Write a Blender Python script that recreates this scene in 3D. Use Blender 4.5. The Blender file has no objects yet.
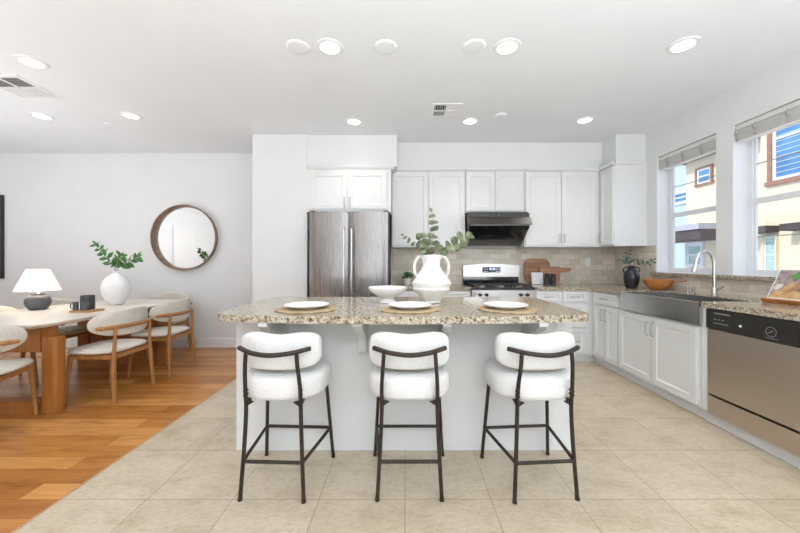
import bpy, bmesh, math, random
from mathutils import Vector, Matrix
random.seed(7)
PI = math.pi
S = bpy.context.scene
COL = S.collection
# ------------------------------------------------------------------ camera
FPX = 330.8
cam = bpy.data.cameras.new('camera'); co = bpy.data.objects.new('camera', cam); COL.objects.link(co)
cam.sensor_width = 36; cam.lens = FPX/800*36; cam.shift_x = -5/800; cam.shift_y = -3.8/800
cam.clip_start = .02; cam.clip_end = 200
HC = 1.237
co.location = (0, 0, HC); co.rotation_euler = (PI/2, 0, 0)
S.camera = co
# ------------------------------------------------------------------ view, world, sun, fill lamps
S.view_settings.view_transform = 'Standard'; S.view_settings.look = 'None'
S.view_settings.gamma = 1; S.view_settings.use_curve_mapping = False
S.view_settings.exposure = 0.17
W = bpy.data.worlds.new('sky'); S.world = W; W.use_nodes = True
wn = W.node_tree.nodes; wl = W.node_tree.links
bg = wn['Background']; bg.inputs['Strength'].default_value = 1.3
tc = wn.new('ShaderNodeTexCoord'); mp = wn.new('ShaderNodeMapping'); nz = wn.new('ShaderNodeTexNoise'); rp = wn.new('ShaderNodeValToRGB')
mp.inputs['Scale'].default_value = (1, 1, 3); nz.inputs['Scale'].default_value = 2.2; nz.inputs['Detail'].default_value = 6
rp.color_ramp.elements[0].position = .42; rp.color_ramp.elements[0].color = (.50, .70, 1, 1)
rp.color_ramp.elements[1].position = .62; rp.color_ramp.elements[1].color = (.95, .97, 1, 1)
wl.new(tc.outputs['Generated'], mp.inputs[0]); wl.new(mp.outputs[0], nz.inputs['Vector']); wl.new(nz.outputs['Fac'], rp.inputs[0]); wl.new(rp.outputs[0], bg.inputs['Color'])
def light(name, kind, loc, rot, energy, color=(1, 1, 1), **k):
    l = bpy.data.lights.new(name, kind); l.energy = energy; l.color = color
    for a, b in k.items(): setattr(l, a, b)
    o = bpy.data.objects.new(name, l); COL.objects.link(o); o.location = loc; o.rotation_euler = rot
    return o
sun = light('sun', 'SUN', (-5, -2, 12), (0, 0, 0), 2.5, (1, .96, .9), angle=.01)
sun.rotation_euler = Vector((.72, .12, -.68)).to_track_quat('-Z', 'Y').to_euler()
# added upward fill lamp inside the room, stands in for bounced daylight
light('fill_uplight_rear', 'AREA', (.5, -1.5, .75), (PI, 0, 0), 275, (.90, .95, 1), shape='RECTANGLE', size=4.4, size_y=1.6)
# second added fill lamp facing up on the dining side, no opening there
light('fill_uplight_left', 'AREA', (-4.7, .9, .7), (PI, 0, 0), 76, (.87, .935, 1), shape='RECTANGLE', size=1.3, size_y=4.5)

# ------------------------------------------------------------------ materials
def newmat(name, base=(.8, .8, .8), rough=.5, metal=0, **k):
    m = bpy.data.materials.new(name); m.use_nodes = True
    b = m.node_tree.nodes['Principled BSDF']
    b.inputs['Base Color'].default_value = (*base, 1); b.inputs['Roughness'].default_value = rough; b.inputs['Metallic'].default_value = metal
    for a, v in k.items():
        b.inputs[a.replace('_', ' ')].default_value = v
    return m
def N(m, t): return m.node_tree.nodes.new(t)
def L(m, a, b): m.node_tree.links.new(a, b)
def BS(m): return m.node_tree.nodes['Principled BSDF']
def coords(m, scale=(1, 1, 1), loc=(0, 0, 0), swap=None):
    t = N(m, 'ShaderNodeTexCoord'); out = t.outputs['Object']
    if swap:
        s = N(m, 'ShaderNodeSeparateXYZ'); c = N(m, 'ShaderNodeCombineXYZ'); L(m, out, s.inputs[0])
        for i, a in enumerate(swap): L(m, s.outputs[a], c.inputs[i])
        out = c.outputs[0]
    p = N(m, 'ShaderNodeMapping'); p.inputs['Scale'].default_value = scale; p.inputs['Location'].default_value = loc
    L(m, out, p.inputs[0]); return p.outputs[0]
def noise(m, vec, scale, detail=4, rough=.55):
    n = N(m, 'ShaderNodeTexNoise'); n.inputs['Scale'].default_value = scale; n.inputs['Detail'].default_value = detail; n.inputs['Roughness'].default_value = rough
    L(m, vec, n.inputs['Vector']); return n.outputs['Fac']
def ramp(m, fac, stops, interp='LINEAR'):
    r = N(m, 'ShaderNodeValToRGB'); e = r.color_ramp.elements; r.color_ramp.interpolation = interp
    while len(e) < len(stops): e.new(.5)
    for el, (p, c) in zip(e, stops): el.position = p; el.color = (*c, 1)
    L(m, fac, r.inputs[0]); return r.outputs['Color']
def mix(m, fac, a, b, mode='MIX'):
    x = N(m, 'ShaderNodeMix'); x.data_type = 'RGBA'; x.blend_type = mode
    if isinstance(fac, (int, float)): x.inputs[0].default_value = fac
    else: L(m, fac, x.inputs[0])
    for i, v in ((6, a), (7, b)):
        if isinstance(v, tuple): x.inputs[i].default_value = (*v, 1)
        else: L(m, v, x.inputs[i])
    return x.outputs[2]
def bump(m, h, strength=.2, dist=.01):
    b = N(m, 'ShaderNodeBump'); b.inputs['Strength'].default_value = strength; b.inputs['Distance'].default_value = dist
    L(m, h, b.inputs['Height']); L(m, b.outputs[0], BS(m).inputs['Normal'])
def noisy(name, c1, c2, scale, rough=.5, metal=0, stretch=(1, 1, 1), bmp=0, detail=4, lo=.35, hi=.65, **k):
    m = newmat(name, c1, rough, metal, **k); v = coords(m, stretch); f = noise(m, v, scale, detail)
    L(m, ramp(m, f, [(lo, c1), (hi, c2)]), BS(m).inputs['Base Color'])
    if bmp: bump(m, f, bmp)
    return m
M = {}
M['wall'] = noisy('wall_paint', (.80, .805, .805), (.82, .825, .825), 3, .7)
M['ceiling'] = noisy('ceiling_paint', (.835, .86, .885), (.855, .88, .905), 2, .8)
M['trimw'] = noisy('trim_paint', (.84, .84, .84), (.86, .86, .86), 5, .4)
M['cab'] = noisy('cabinet_paint', (.80, .80, .79), (.82, .82, .81), 5, .5)
M['island'] = noisy('island_paint', (.75, .76, .75), (.77, .78, .77), 5, .5)
M['dark'] = noisy('dark_gap', (.02, .02, .02), (.03, .03, .03), 5, .8)
M['blackmetal'] = noisy('bronze_black_metal', (.028, .020, .016), (.05, .036, .028), 40, .42, .4)
M['chrome'] = noisy('brushed_nickel', (.62, .61, .60), (.72, .71, .70), 60, .22, 1)
M['handle'] = noisy('satin_nickel', (.42, .41, .40), (.52, .51, .50), 60, .35, .9)
M['blackglass'] = noisy('black_glass', (.012, .012, .013), (.018, .018, .02), 3, .06)
M['blackpl'] = noisy('black_plastic', (.018, .016, .015), (.03, .026, .024), 20, .3)
M['iron'] = noisy('cast_iron', (.012, .012, .012), (.025, .025, .025), 30, .5)
M['ceramicw'] = noisy('white_ceramic', (.86, .855, .84), (.89, .885, .87), 10, .25)
M['ceramicmatt'] = noisy('matt_white_ceramic', (.80, .78, .74), (.88, .865, .83), 26, .75, bmp=.9, detail=8)
M['plaster'] = noisy('matt_white_vase', (.80, .795, .79), (.86, .855, .85), 18, .8, bmp=.3, detail=8)
M['shade'] = newmat('lamp_shade_linen', (.9, .88, .84), .9)
BS(M['shade']).inputs['Emission Color'].default_value = (1, .93, .84, 1); BS(M['shade']).inputs['Emission Strength'].default_value = .5
M['lampbase'] = noisy('charcoal_ceramic', (.05, .05, .06), (.11, .11, .125), 12, .6, bmp=.3, detail=8)
M['charcoal'] = noisy('charcoal_stoneware', (.03, .032, .034), (.06, .062, .066), 14, .5)
M['stone'] = noisy('slate_stoneware', (.065, .066, .072), (.10, .10, .108), 14, .4)
M['stem'] = noisy('stem', (.10, .085, .04), (.16, .13, .07), 30, .7)
M['leafe'] = noisy('eucalyptus_leaf', (.06, .095, .035), (.27, .30, .18), 22, .6)
M['leafg'] = noisy('glossy_green_leaf', (.02, .10, .015), (.07, .22, .04), 14, .45)
M['leafd'] = noisy('blue_green_leaf', (.025, .07, .045), (.11, .18, .14), 20, .5)
M['boucle'] = noisy('white_boucle', (.77, .76, .74), (.87, .865, .85), 130, .95, bmp=.5, detail=6)
M['fabric'] = noisy('oatmeal_fabric', (.62, .58, .51), (.72, .68, .61), 120, .95, bmp=.2)
M['blind'] = noisy('blind_slat', (.72, .71, .68), (.79, .78, .75), 6, .6, stretch=(1, 1, 30))
M['tape'] = noisy('blind_tape', (.40, .37, .32), (.48, .45, .40), 30, .8)
M['upvc'] = noisy('white_window_frame', (.80, .81, .83), (.84, .85, .87), 4, .35)
M['muntin'] = noisy('grey_muntin', (.30, .33, .37), (.38, .40, .44), 4, .5)
M['paper'] = noisy('white_paper', (.82, .81, .79), (.86, .85, .83), 20, .7)
M['linen'] = noisy('white_card', (.82, .81, .80), (.86, .85, .84), 20, .7)
def glassmat(name, tint=(1, 1, 1), refl=.12):
    m = bpy.data.materials.new(name); m.use_nodes = True; n = m.node_tree.nodes; n.clear()
    o = n.new('ShaderNodeOutputMaterial'); t = n.new('ShaderNodeBsdfTransparent'); g = n.new('ShaderNodeBsdfGlossy'); x = n.new('ShaderNodeMixShader')
    t.inputs[0].default_value = (*tint, 1); g.inputs['Roughness'].default_value = .01; x.inputs[0].default_value = refl
    L(m, t.outputs[0], x.inputs[1]); L(m, g.outputs[0], x.inputs[2]); L(m, x.outputs[0], o.inputs[0]); return m
M['glass'] = glassmat('clear_glass', (.98, .99, 1), .03)
def emit(name, c, s):
    m = newmat(name, (.9, .9, .9), .5); b = BS(m); b.inputs['Emission Color'].default_value = (*c, 1); b.inputs['Emission Strength'].default_value = s; return m
M['lightdisc'] = emit('downlight_lens', (1, .97, .92), 6)
M['ledblue'] = emit('blue_display', (.35, .6, 1), 1.0)
M['mirror'] = newmat('mirror_glass', (.93, .94, .94), .01, 1)
# wood
def wood(name, c1, c2, c3, axis=0, rough=.4, scale=1.0, bmp=.05):
    st = [14, 14, 14]; st[axis] = 1.0
    m = newmat(name, c1, rough); v = coords(m, tuple(st)); a = noise(m, v, 2.2*scale, 5, .6); c = coords(m, tuple(s*6 for s in st)); b = noise(m, c, 2.5*scale, 3)
    col = ramp(m, a, [(.3, c1), (.5, c2), (.72, c3)]); col = mix(m, .25, col, ramp(m, b, [(.35, c1), (.6, c3)]), 'MIX')
    L(m, col, BS(m).inputs['Base Color']); bump(m, b, bmp); return m
M['oak'] = wood('oak_chair_wood', (.29, .125, .034), (.41, .185, .055), (.50, .25, .085), 2, .4)
M['tablewood'] = wood('table_base_wood', (.27, .095, .018), (.38, .14, .028), (.48, .19, .042), 2, .4)
M['tabletop'] = wood('whitewashed_table_top', (.66, .58, .50), (.74, .67, .60), (.80, .74, .68), 1, .3)
M['mirrorwood'] = wood('walnut_mirror_rim', (.10, .055, .03), (.22, .13, .075), (.36, .24, .15), 0, .4)
M['board'] = wood('cutting_board_wood', (.20, .075, .035), (.36, .16, .08), (.50, .28, .15), 0, .5)
M['boardp'] = wood('paddle_board_wood', (.30, .13, .07), (.42, .2, .11), (.5, .27, .16), 0, .5)
M['acacia'] = wood('orange_wood_bowl', (.34, .10, .02), (.52, .19, .05), (.62, .26, .08), 1, .35)
M['tray'] = wood('tray_wood', (.32, .15, .05), (.48, .25, .10), (.56, .32, .14), 0, .5)
# hardwood floor
def floorwood():
    m = newmat('hardwood_planks', (.4, .2, .08), .24); b = BS(m)
    v = coords(m, (1, 1, 1), (.31, .05, 0))
    br = N(m, 'ShaderNodeTexBrick'); br.offset = .37; br.squash = 1; br.offset_frequency = 2
    br.inputs['Scale'].default_value = 1; br.inputs['Brick Width'].default_value = 1.25; br.inputs['Row Height'].default_value = .127
    br.inputs['Mortar Size'].default_value = .0012; br.inputs['Mortar Smooth'].default_value = .1; br.inputs['Bias'].default_value = 0
    br.inputs['Color1'].default_value = (0, 0, 0, 1); br.inputs['Color2'].default_value = (1, 1, 1, 1); br.inputs['Mortar'].default_value = (.3, .3, .3, 1)
    L(m, v, br.inputs['Vector'])
    # second brick layer with the same joints shifts the tone per plank
    base = ramp(m, br.outputs['Color'], [(0, (.36, .135, .028)), (.5, (.49, .21, .052)), (1, (.64, .31, .095))])
    g = noise(m, coords(m, (1.6, 22, 1)), 2.4, 6, .65)
    g2 = noise(m, coords(m, (1.2, 5, 1)), 2.0, 3, .6)
    col = mix(m, .55, base, ramp(m, g, [(.3, (.62, .50, .42)), (.5, (1, 1, 1)), (.7, (1.15, 1.1, 1.05))]), 'MULTIPLY')
    col = mix(m, .7, col, ramp(m, g2, [(.28, (.55, .45, .38)), (.48, (1, 1, 1)), (.75, (1.2, 1.15, 1.05))]), 'MULTIPLY')
    col = mix(m, br.outputs['Fac'], col, (.13, .05, .015))
    L(m, col, b.inputs['Base Color']); bump(m, g, .03, .003); return m
M['floorwood'] = floorwood()
def floortile():
    m = newmat('travertine_floor_tile', (.6, .55, .46), .32); b = BS(m)
    v = coords(m, (1, 1, 1), (0, -2.18+4.5, 0))
    br = N(m, 'ShaderNodeTexBrick'); br.offset = 0; br.squash = 1
    br.inputs['Scale'].default_value = 1; br.inputs['Brick Width'].default_value = .45; br.inputs['Row Height'].default_value = .45
    br.inputs['Mortar Size'].default_value = .0022; br.inputs['Mortar Smooth'].default_value = .1
    br.inputs['Color1'].default_value = (.55, .46, .34, 1); br.inputs['Color2'].default_value = (.61, .52, .395, 1); br.inputs['Mortar'].default_value = (.33, .26, .18, 1)
    L(m, v, br.inputs['Vector'])
    g = noise(m, coords(m, (1, 1.6, 1)), 4.5, 8, .65); h = noise(m, coords(m, (1, 2.2, 1)), 26, 8, .75)
    col = mix(m, .6, br.outputs['Color'], ramp(m, g, [(.34, (.76, .70, .62)), (.5, (1, 1, 1)), (.64, (1.12, 1.12, 1.14))]), 'MULTIPLY')
    col = mix(m, .55, col, ramp(m, h, [(.40, (.74, .67, .56)), (.52, (1, 1, 1))]), 'MULTIPLY')
    L(m, col, b.inputs['Base Color']); return m
M['floortile'] = floortile()
def splash(name, swap):
    m = newmat(name, (.6, .55, .46), .35); b = BS(m); v = coords(m, (1, 1, 1), (.03, .015, 0), swap)
    br = N(m, 'ShaderNodeTexBrick'); br.offset = .5
    br.inputs['Scale'].default_value = 1; br.inputs['Brick Width'].default_value = .153; br.inputs['Row Height'].default_value = .0765
    br.inputs['Mortar Size'].default_value = .0022; br.inputs['Mortar Smooth'].default_value = .2
    br.inputs['Color1'].default_value = (.64, .56, .45, 1); br.inputs['Color2'].default_value = (.84, .77, .67, 1); br.inputs['Mortar'].default_value = (.52, .46, .38, 1)
    L(m, v, br.inputs['Vector']); h = noise(m, coords(m, (1, 1, 2)), 14, 6, .7)
    col = mix(m, .5, br.outputs['Color'], ramp(m, h, [(.35, (.82, .77, .70)), (.55, (1, 1, 1))]), 'MULTIPLY')
    L(m, col, b.inputs['Base Color'])
    inv = N(m, 'ShaderNodeMath'); inv.operation = 'SUBTRACT'; inv.inputs[0].default_value = 1; L(m, br.outputs['Fac'], inv.inputs[1]); bump(m, inv.outputs[0], .4, .002); return m
M['splash_xz'] = splash('travertine_splash_back', (0, 2, 1)); M['splash_yz'] = splash('travertine_splash_side', (1, 2, 0))
def granite():
    m = newmat('speckled_granite', (.6, .55, .45), .13); b = BS(m); v = coords(m)
    n1 = noise(m, v, 46, 6, .72); n2 = noise(m, v, 85, 4, .6); n3 = noise(m, coords(m, (1, 1, 1), (5, 3, 2)), 62, 5, .7)
    col = ramp(m, n1, [(.36, (.06, .045, .025)), (.44, (.28, .20, .11)), (.50, (.50, .43, .32)), (.60, (.62, .575, .50)), (.70, (.42, .40, .36))])
    dark = ramp(m, n2, [(.38, (0, 0, 0)), (.45, (1, 1, 1))]); col = mix(m, .8, col, dark, 'MULTIPLY')
    lt = ramp(m, n3, [(.56, (0, 0, 0)), (.62, (1, 1, 1))]); col = mix(m, lt, col, (.56, .47, .34))
    L(m, col, b.inputs['Base Color']); return m
M['granite'] = granite()
def steel(name, c1, c2, rough=.28, axis=2):
    st = [40, 40, 40]; st[axis] = .6
    m = newmat(name, c1, rough, 1); f = noise(m, coords(m, tuple(st)), 3, 3); L(m, ramp(m, f, [(.3, c1), (.7, c2)]), BS(m).inputs['Base Color'])
    r = N(m, 'ShaderNodeMapRange'); r.inputs['To Min'].default_value = rough-.02; r.inputs['To Max'].default_value = rough+.03; L(m, f, r.inputs[0]); L(m, r.outputs[0], BS(m).inputs['Roughness'])
    return m
M['steel'] = steel('brushed_stainless', (.285, .268, .257), (.31, .293, .282), .27, 2)
M['steelh'] = steel('brushed_stainless_horizontal', (.55, .545, .54), (.59, .585, .58), .25, 0)
M['steelw'] = steel('floor_tinted_stainless', (.58, .51, .44), (.60, .53, .46), .30, 0)  # warm tint paints the wood floor's reflection into the steel
def mat_woven():
    m = newmat('woven_placemat', (.5, .38, .22), .8); w = N(m, 'ShaderNodeTexWave'); w.wave_type = 'RINGS'; w.rings_direction = 'Z'
    w.inputs['Scale'].default_value = 22; w.inputs['Distortion'].default_value = 1.5; L(m, coords(m), w.inputs['Vector'])
    L(m, ramp(m, w.outputs['Fac'], [(.2, (.36, .25, .13)), (.8, (.60, .47, .30))]), BS(m).inputs['Base Color']); bump(m, w.outputs['Fac'], .5, .003); return m
M['woven'] = mat_woven()
M['stucco'] = noisy('cream_stucco', (.80, .68, .48), (.85, .73, .54), 30, .9)
M['siding'] = noisy('pale_blue_siding', (.50, .60, .74), (.56, .66, .78), 3, .8, stretch=(1, 1, 20))
M['browntrim'] = noisy('brown_exterior_trim', (.30, .15, .10), (.38, .20, .14), 8, .7)
M['roof'] = noisy('lilac_grey_roof', (.42, .40, .45), (.52, .50, .55), 12, .8)
M['recess_shade'] = noisy('soffit_shade_brown', (.06, .045, .045), (.10, .075, .07), 8, .8)  # dark brown paints in the shade under eave, porch and awnings
M['extglass'] = noisy('sky_tinted_window_glass', (.05, .16, .34), (.12, .30, .55), 2, .06)  # blue of the reflected sky is put into the glass colour
M['extgreen'] = noisy('pale_green_glass', (.35, .50, .46), (.48, .62, .58), 5, .1)
M['extwhite'] = noisy('exterior_white_frame', (.80, .81, .84), (.85, .86, .88), 5, .6)
M['asphalt'] = noisy('exterior_paving', (.30, .30, .30), (.38, .38, .37), 3, .9)
# cookbook print: loaves on a board, as a printed picture
def printmat():
    m = newmat('bread_photo_print', (.5, .4, .35), .35); v = coords(m)
    n = noise(m, v, 26, 5); L(m, ramp(m, n, [(.35, (.14, .10, .10)), (.5, (.33, .25, .24)), (.65, (.50, .40, .38))]), BS(m).inputs['Base Color']); return m
M['print'] = printmat()
M['crust'] = noisy('printed_bread_crust', (.50, .26, .09), (.70, .46, .22), 30, .45)
M['dough'] = noisy('printed_dough', (.66, .55, .48), (.78, .69, .62), 30, .45)
M['herb'] = noisy('printed_herbs', (.08, .22, .05), (.2, .4, .14), 60, .45)

# ------------------------------------------------------------------ mesh helpers
def nb(): return bmesh.new()
def finish(name, bm, m, parent=None, ang=38, bevel=0, kind=None, seg=2, loc=None, flat=False):
    if bevel:
        es = [e for e in bm.edges if len(e.link_faces) == 2 and e.calc_face_angle(0) > math.radians(40)]
        bmesh.ops.bevel(bm, geom=es, offset=bevel, segments=seg, affect='EDGES', profile=.5, clamp_overlap=True)
    bmesh.ops.recalc_face_normals(bm, faces=bm.faces)
    if not flat:
        for f in bm.faces: f.smooth = True
        for e in bm.edges:
            if len(e.link_faces) == 2: e.smooth = e.calc_face_angle(0) < math.radians(ang)
    me = bpy.data.meshes.new(name); bm.to_mesh(me); bm.free()
    ms = m if isinstance(m, (list, tuple)) else [m]
    for x in ms: me.materials.append(M[x] if isinstance(x, str) else x)
    o = bpy.data.objects.new(name, me); COL.objects.link(o)
    if parent: o.parent = parent
    if loc: o.location = loc
    if kind: o['kind'] = kind
    return o
def box(bm, x0, x1, y0, y1, z0, z1, mi=0):
    v = [bm.verts.new(p) for p in ((x0, y0, z0), (x1, y0, z0), (x1, y1, z0), (x0, y1, z0), (x0, y0, z1), (x1, y0, z1), (x1, y1, z1), (x0, y1, z1))]
    fs = []
    for q in ((0, 3, 2, 1), (4, 5, 6, 7), (0, 1, 5, 4), (1, 2, 6, 5), (2, 3, 7, 6), (3, 0, 4, 7)):
        f = bm.faces.new([v[i] for i in q]); f.material_index = mi; fs.append(f)
    return bm
def B(*a): return box(nb(), *a)
def prism(bm, pts, z0, z1, mi=0):
    lo = [bm.verts.new((x, y, z0)) for x, y in pts]; hi = [bm.verts.new((x, y, z1)) for x, y in pts]; n = len(pts)
    bm.faces.new(lo[::-1]).material_index = mi; bm.faces.new(hi).material_index = mi
    for i in range(n): bm.faces.new((lo[i], lo[(i+1) % n], hi[(i+1) % n], hi[i])).material_index = mi
    return bm
def prism_x(bm, pts, x0, x1, mi=0):   # profile in (y,z) extruded along x
    lo = [bm.verts.new((x0, y, z)) for y, z in pts]; hi = [bm.verts.new((x1, y, z)) for y, z in pts]; n = len(pts)
    bm.faces.new(lo[::-1]).material_index = mi; bm.faces.new(hi).material_index = mi
    for i in range(n): bm.faces.new((lo[i], lo[(i+1) % n], hi[(i+1) % n], hi[i])).material_index = mi
    return bm
def lathe(bm, prof, cx=0, cy=0, seg=32, mi=0, wob=None):
    rings = []
    for r, z in prof:
        if r < 1e-5: rings.append([bm.verts.new((cx, cy, z))])
        else:
            ring = []
            for i in range(seg):
                a = 2*PI*i/seg; rr = r*(wob(a, z) if wob else 1); ring.append(bm.verts.new((cx+rr*math.cos(a), cy+rr*math.sin(a), z)))
            rings.append(ring)
    for a, b in zip(rings, rings[1:]):
        for i in range(seg):
            j = (i+1) % seg
            if len(a) == 1 and len(b) == 1: continue
            if len(a) == 1: f = bm.faces.new((a[0], b[j], b[i]))
            elif len(b) == 1: f = bm.faces.new((a[i], a[j], b[0]))
            else: f = bm.faces.new((a[i], a[j], b[j], b[i]))
            f.material_index = mi
    return bm
def smoothpath(pts, n=6):
    pts = [Vector(p) for p in pts]; P = [2*pts[0]-pts[1]]+pts+[2*pts[-1]-pts[-2]]; out = []
    for i in range(1, len(P)-2):
        for k in range(n):
            t = k/n; a, b, c, d = P[i-1:i+3]
            out.append(.5*((2*b)+(-a+c)*t+(2*a-5*b+4*c-d)*t*t+(-a+3*b-3*c+d)*t**3))
    out.append(pts[-1]); return out
def tube(bm, pts, r, seg=10, mi=0, r2=None, flat=1.0, cap=True):
    pts = [Vector(p) for p in pts]; n = len(pts); rings = []
    t0 = (pts[1]-pts[0]).normalized(); up = Vector((0, 0, 1)) if abs(t0.z) < .9 else Vector((1, 0, 0))
    u = t0.cross(up).normalized()
    for i, p in enumerate(pts):
        t = (pts[min(i+1, n-1)]-pts[max(i-1, 0)]).normalized(); u = (u-t*u.dot(t)).normalized(); w = t.cross(u)
        rr = r if r2 is None else r+(r2-r)*i/(n-1)
        if callable(r): rr = r(i/(n-1))
        rings.append([bm.verts.new(p+u*rr*math.cos(2*PI*k/seg)*flat+w*rr*math.sin(2*PI*k/seg)) for k in range(seg)])
    for a, b in zip(rings, rings[1:]):
        for k in range(seg): bm.faces.new((a[k], a[(k+1) % seg], b[(k+1) % seg], b[k])).material_index = mi
    if cap:
        bm.faces.new(rings[0][::-1]).material_index = mi; bm.faces.new(rings[-1]).material_index = mi
    return bm
def superell(bm, rx, ry, rz, e=.5, ez=.5, c=(0, 0, 0), nu=40, nv=20, fn=None):
    def sp(v, p): return math.copysign(abs(v)**p, v)
    rings = []
    for j in range(nv+1):
        ph = -PI/2+PI*j/nv; cz = sp(math.sin(ph), ez); cr = sp(math.cos(ph), ez) if 0 < j < nv else 0
        if j in (0, nv): rings.append([(0, 0, cz)]); continue
        rings.append([(sp(math.cos(2*PI*i/nu), e)*cr, sp(math.sin(2*PI*i/nu), e)*cr, cz) for i in range(nu)])
    V = []
    for r in rings:
        row = []
        for p in r:
            q = Vector((p[0]*rx, p[1]*ry, p[2]*rz))
            if fn: q = fn(q)
            row.append(bm.verts.new(q+Vector(c)))
        V.append(row)
    for a, b in zip(V, V[1:]):
        for i in range(nu):
            j = (i+1) % nu
            if len(a) == 1: bm.faces.new((a[0], b[j], b[i]))
            elif len(b) == 1: bm.faces.new((a[i], a[j], b[0]))
            else: bm.faces.new((a[i], a[j], b[j], b[i]))
    return bm
def tag(o, label=None, cat=None, group=None, kind=None):
    if label: o['label'] = label
    if cat: o['category'] = cat
    if group: o['group'] = group
    if kind: o['kind'] = kind
    return o
def thing(name, label, cat, loc=(0, 0, 0), rz=0, group=None):
    o = bpy.data.objects.new(name, None); COL.objects.link(o); o.empty_display_size = .1
    o.location = loc; o.rotation_euler = (0, 0, rz); return tag(o, label, cat, group)
def dup(root, loc, rz, label=None, group=None):
    def cp(o, par):
        c = o.copy(); COL.objects.link(c)
        if par: c.parent = par
        for ch in o.children: cp(ch, c)
        return c
    r = cp(root, None); r.location = loc; r.rotation_euler = (0, 0, rz)
    return tag(r, label, None, group)
def struct(name, bm, m, bevel=0): return finish(name, bm, m, None, bevel=bevel, kind='structure')

# ------------------------------------------------------------------ room shell
XR, YB, YD, ZC = 3.0, 4.72, 4.85, 2.84
XL, YS = -6.8, -3.6
TX = -1.80
struct('floor', B(TX, XR+.3, YS, YB+.2, -.1, 0), 'floortile')
struct('floor_wood', B(XL-.1, TX, YS, YD+.1, -.1, 0), 'floorwood')
struct('trim_1', B(TX-.006, TX+.006, YS, 4.14, -.02, .0015), 'tray')
struct('ceiling', B(XL-.1, XR+.3, YS, YD+.1, ZC, ZC+.1), 'ceiling')
struct('wall_back', B(-1.35, XR+.3, YB, YB+.15, 0, ZC), 'wall')
struct('wall_dining', B(XL-.1, -1.91, YD, YD+.1, 0, ZC), 'wall')
struct('wall_left', B(XL-.1, XL, YS, YD, 0, ZC), 'wall')
struct('wall_fridge_side', B(-1.91, -1.225, 4.14, YD+.1, 0, ZC), 'wall', bevel=.012)
# right wall with two window holes
W1 = (3.191, 3.938); W2 = (2.276, 3.026); WZ0, WZ1 = 1.12, 2.49; RD = .20
bm = nb()
box(bm, XR, XR+RD, YS, W2[0], 0, ZC); box(bm, XR, XR+RD, W2[1], W1[0], 0, ZC); box(bm, XR, XR+RD, W1[1], YB, 0, ZC)
for w in (W1, W2):
    box(bm, XR, XR+RD, w[0], w[1], 0, WZ0); box(bm, XR, XR+RD, w[0], w[1], WZ1, ZC)
struct('wall_right', bm, 'wall')
# unseen rear wall, its openings placed for light and refrigerator reflections
bm = nb()
box(bm, XL, -1.75, YS-.1, YS, 0, ZC); box(bm, -1.05, .4, YS-.1, YS, 0, ZC); box(bm, 2.0, XR+.3, YS-.1, YS, 0, ZC)
for a, b in ((-1.75, -1.05), (.4, 2.0)): box(bm, a, b, YS-.1, YS, 2.3, ZC); box(bm, a, b, YS-.1, YS, 0, .3)
struct('wall_rear', bm, 'wall')
bm = nb()
for x in (-1.75, -1.11, .4, 1.17, 1.94): box(bm, x, x+.06, YS-.08, YS-.02, .3, 2.3)
struct('window_3', bm, 'upvc')  # frame bars of the added rear openings, out of view
# baseboards
struct('baseboard_back', B(XL, -1.91, YD-.015, YD, 0, .13), 'trimw', bevel=.004)
struct('baseboard_left', B(XL, XL+.015, YS, YD-.015, 0, .13), 'trimw', bevel=.004)
struct('baseboard_side', B(-1.91, -1.225, 4.125, 4.14, 0, .13), 'trimw', bevel=.004)
# soffits
struct('trim_2', B(-1.225, -.10, 4.155, YB, 2.445, ZC), 'wall')
struct('trim_3', B(-.10, 2.63, 4.42, YB, 2.466, ZC), 'wall')
struct('trim_4', B(2.63, XR, 4.125, YB, 2.466, ZC), 'wall')
# backsplash
struct('trim_5', B(-.18, XR, YB-.012, YB, .935, 1.44), 'splash_xz')
bm = nb(); box(bm, XR-.012, XR, 3.945, YB-.012, .935, 1.445); box(bm, XR-.012, XR, 1.2, 3.945, .935, 1.092)
struct('trim_6', bm, 'splash_yz')
# granite ledge running under the windows
struct('trim_7', B(XR-.045, XR, 1.2, 3.985, 1.092, 1.122), 'granite', bevel=.006)
# windows
def window(n, w):
    y0, y1 = w; X = XR+.13
    bm = nb(); f = .045
    box(bm, X, X+.05, y0, y0+f, WZ0, WZ1); box(bm, X, X+.05, y1-f, y1, WZ0, WZ1)
    box(bm, X, X+.05, y0+f, y1-f, WZ0, WZ0+f+.01); box(bm, X, X+.05, y0+f, y1-f, WZ1-f, WZ1)
    fr = struct('window_%d' % n, bm, 'upvc', bevel=.004)
    finish('meeting_rail', B(X-.012, X+.04, y0+f, y1-f, 1.765, 1.81), 'upvc', fr, bevel=.004)
    bm = nb(); box(bm, X+.012, X+.03, y0+f, y0+f+.02, WZ0+f, WZ1-f); box(bm, X+.012, X+.03, y1-f-.02, y1-f, WZ0+f, WZ1-f)
    finish('sash', bm, 'upvc', fr)
    finish('glazing_bar', B(X+.018, X+.026, y0+f, y1-f, 1.462, 1.470), 'muntin', fr)
    finish('glazing_bar', B(X+.018, X+.026, y0+f, y1-f, 2.116, 2.124), 'muntin', fr)
    finish('pane', B(X+.021, X+.023, y0+f, y1-f, WZ0+f, WZ1-f), 'glass', fr)
    finish('window_sill', B(XR+.0, X, y0, y1, WZ0-.001, WZ0+.004), 'trimw', fr)
window(1, W1); window(2, W2)
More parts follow.
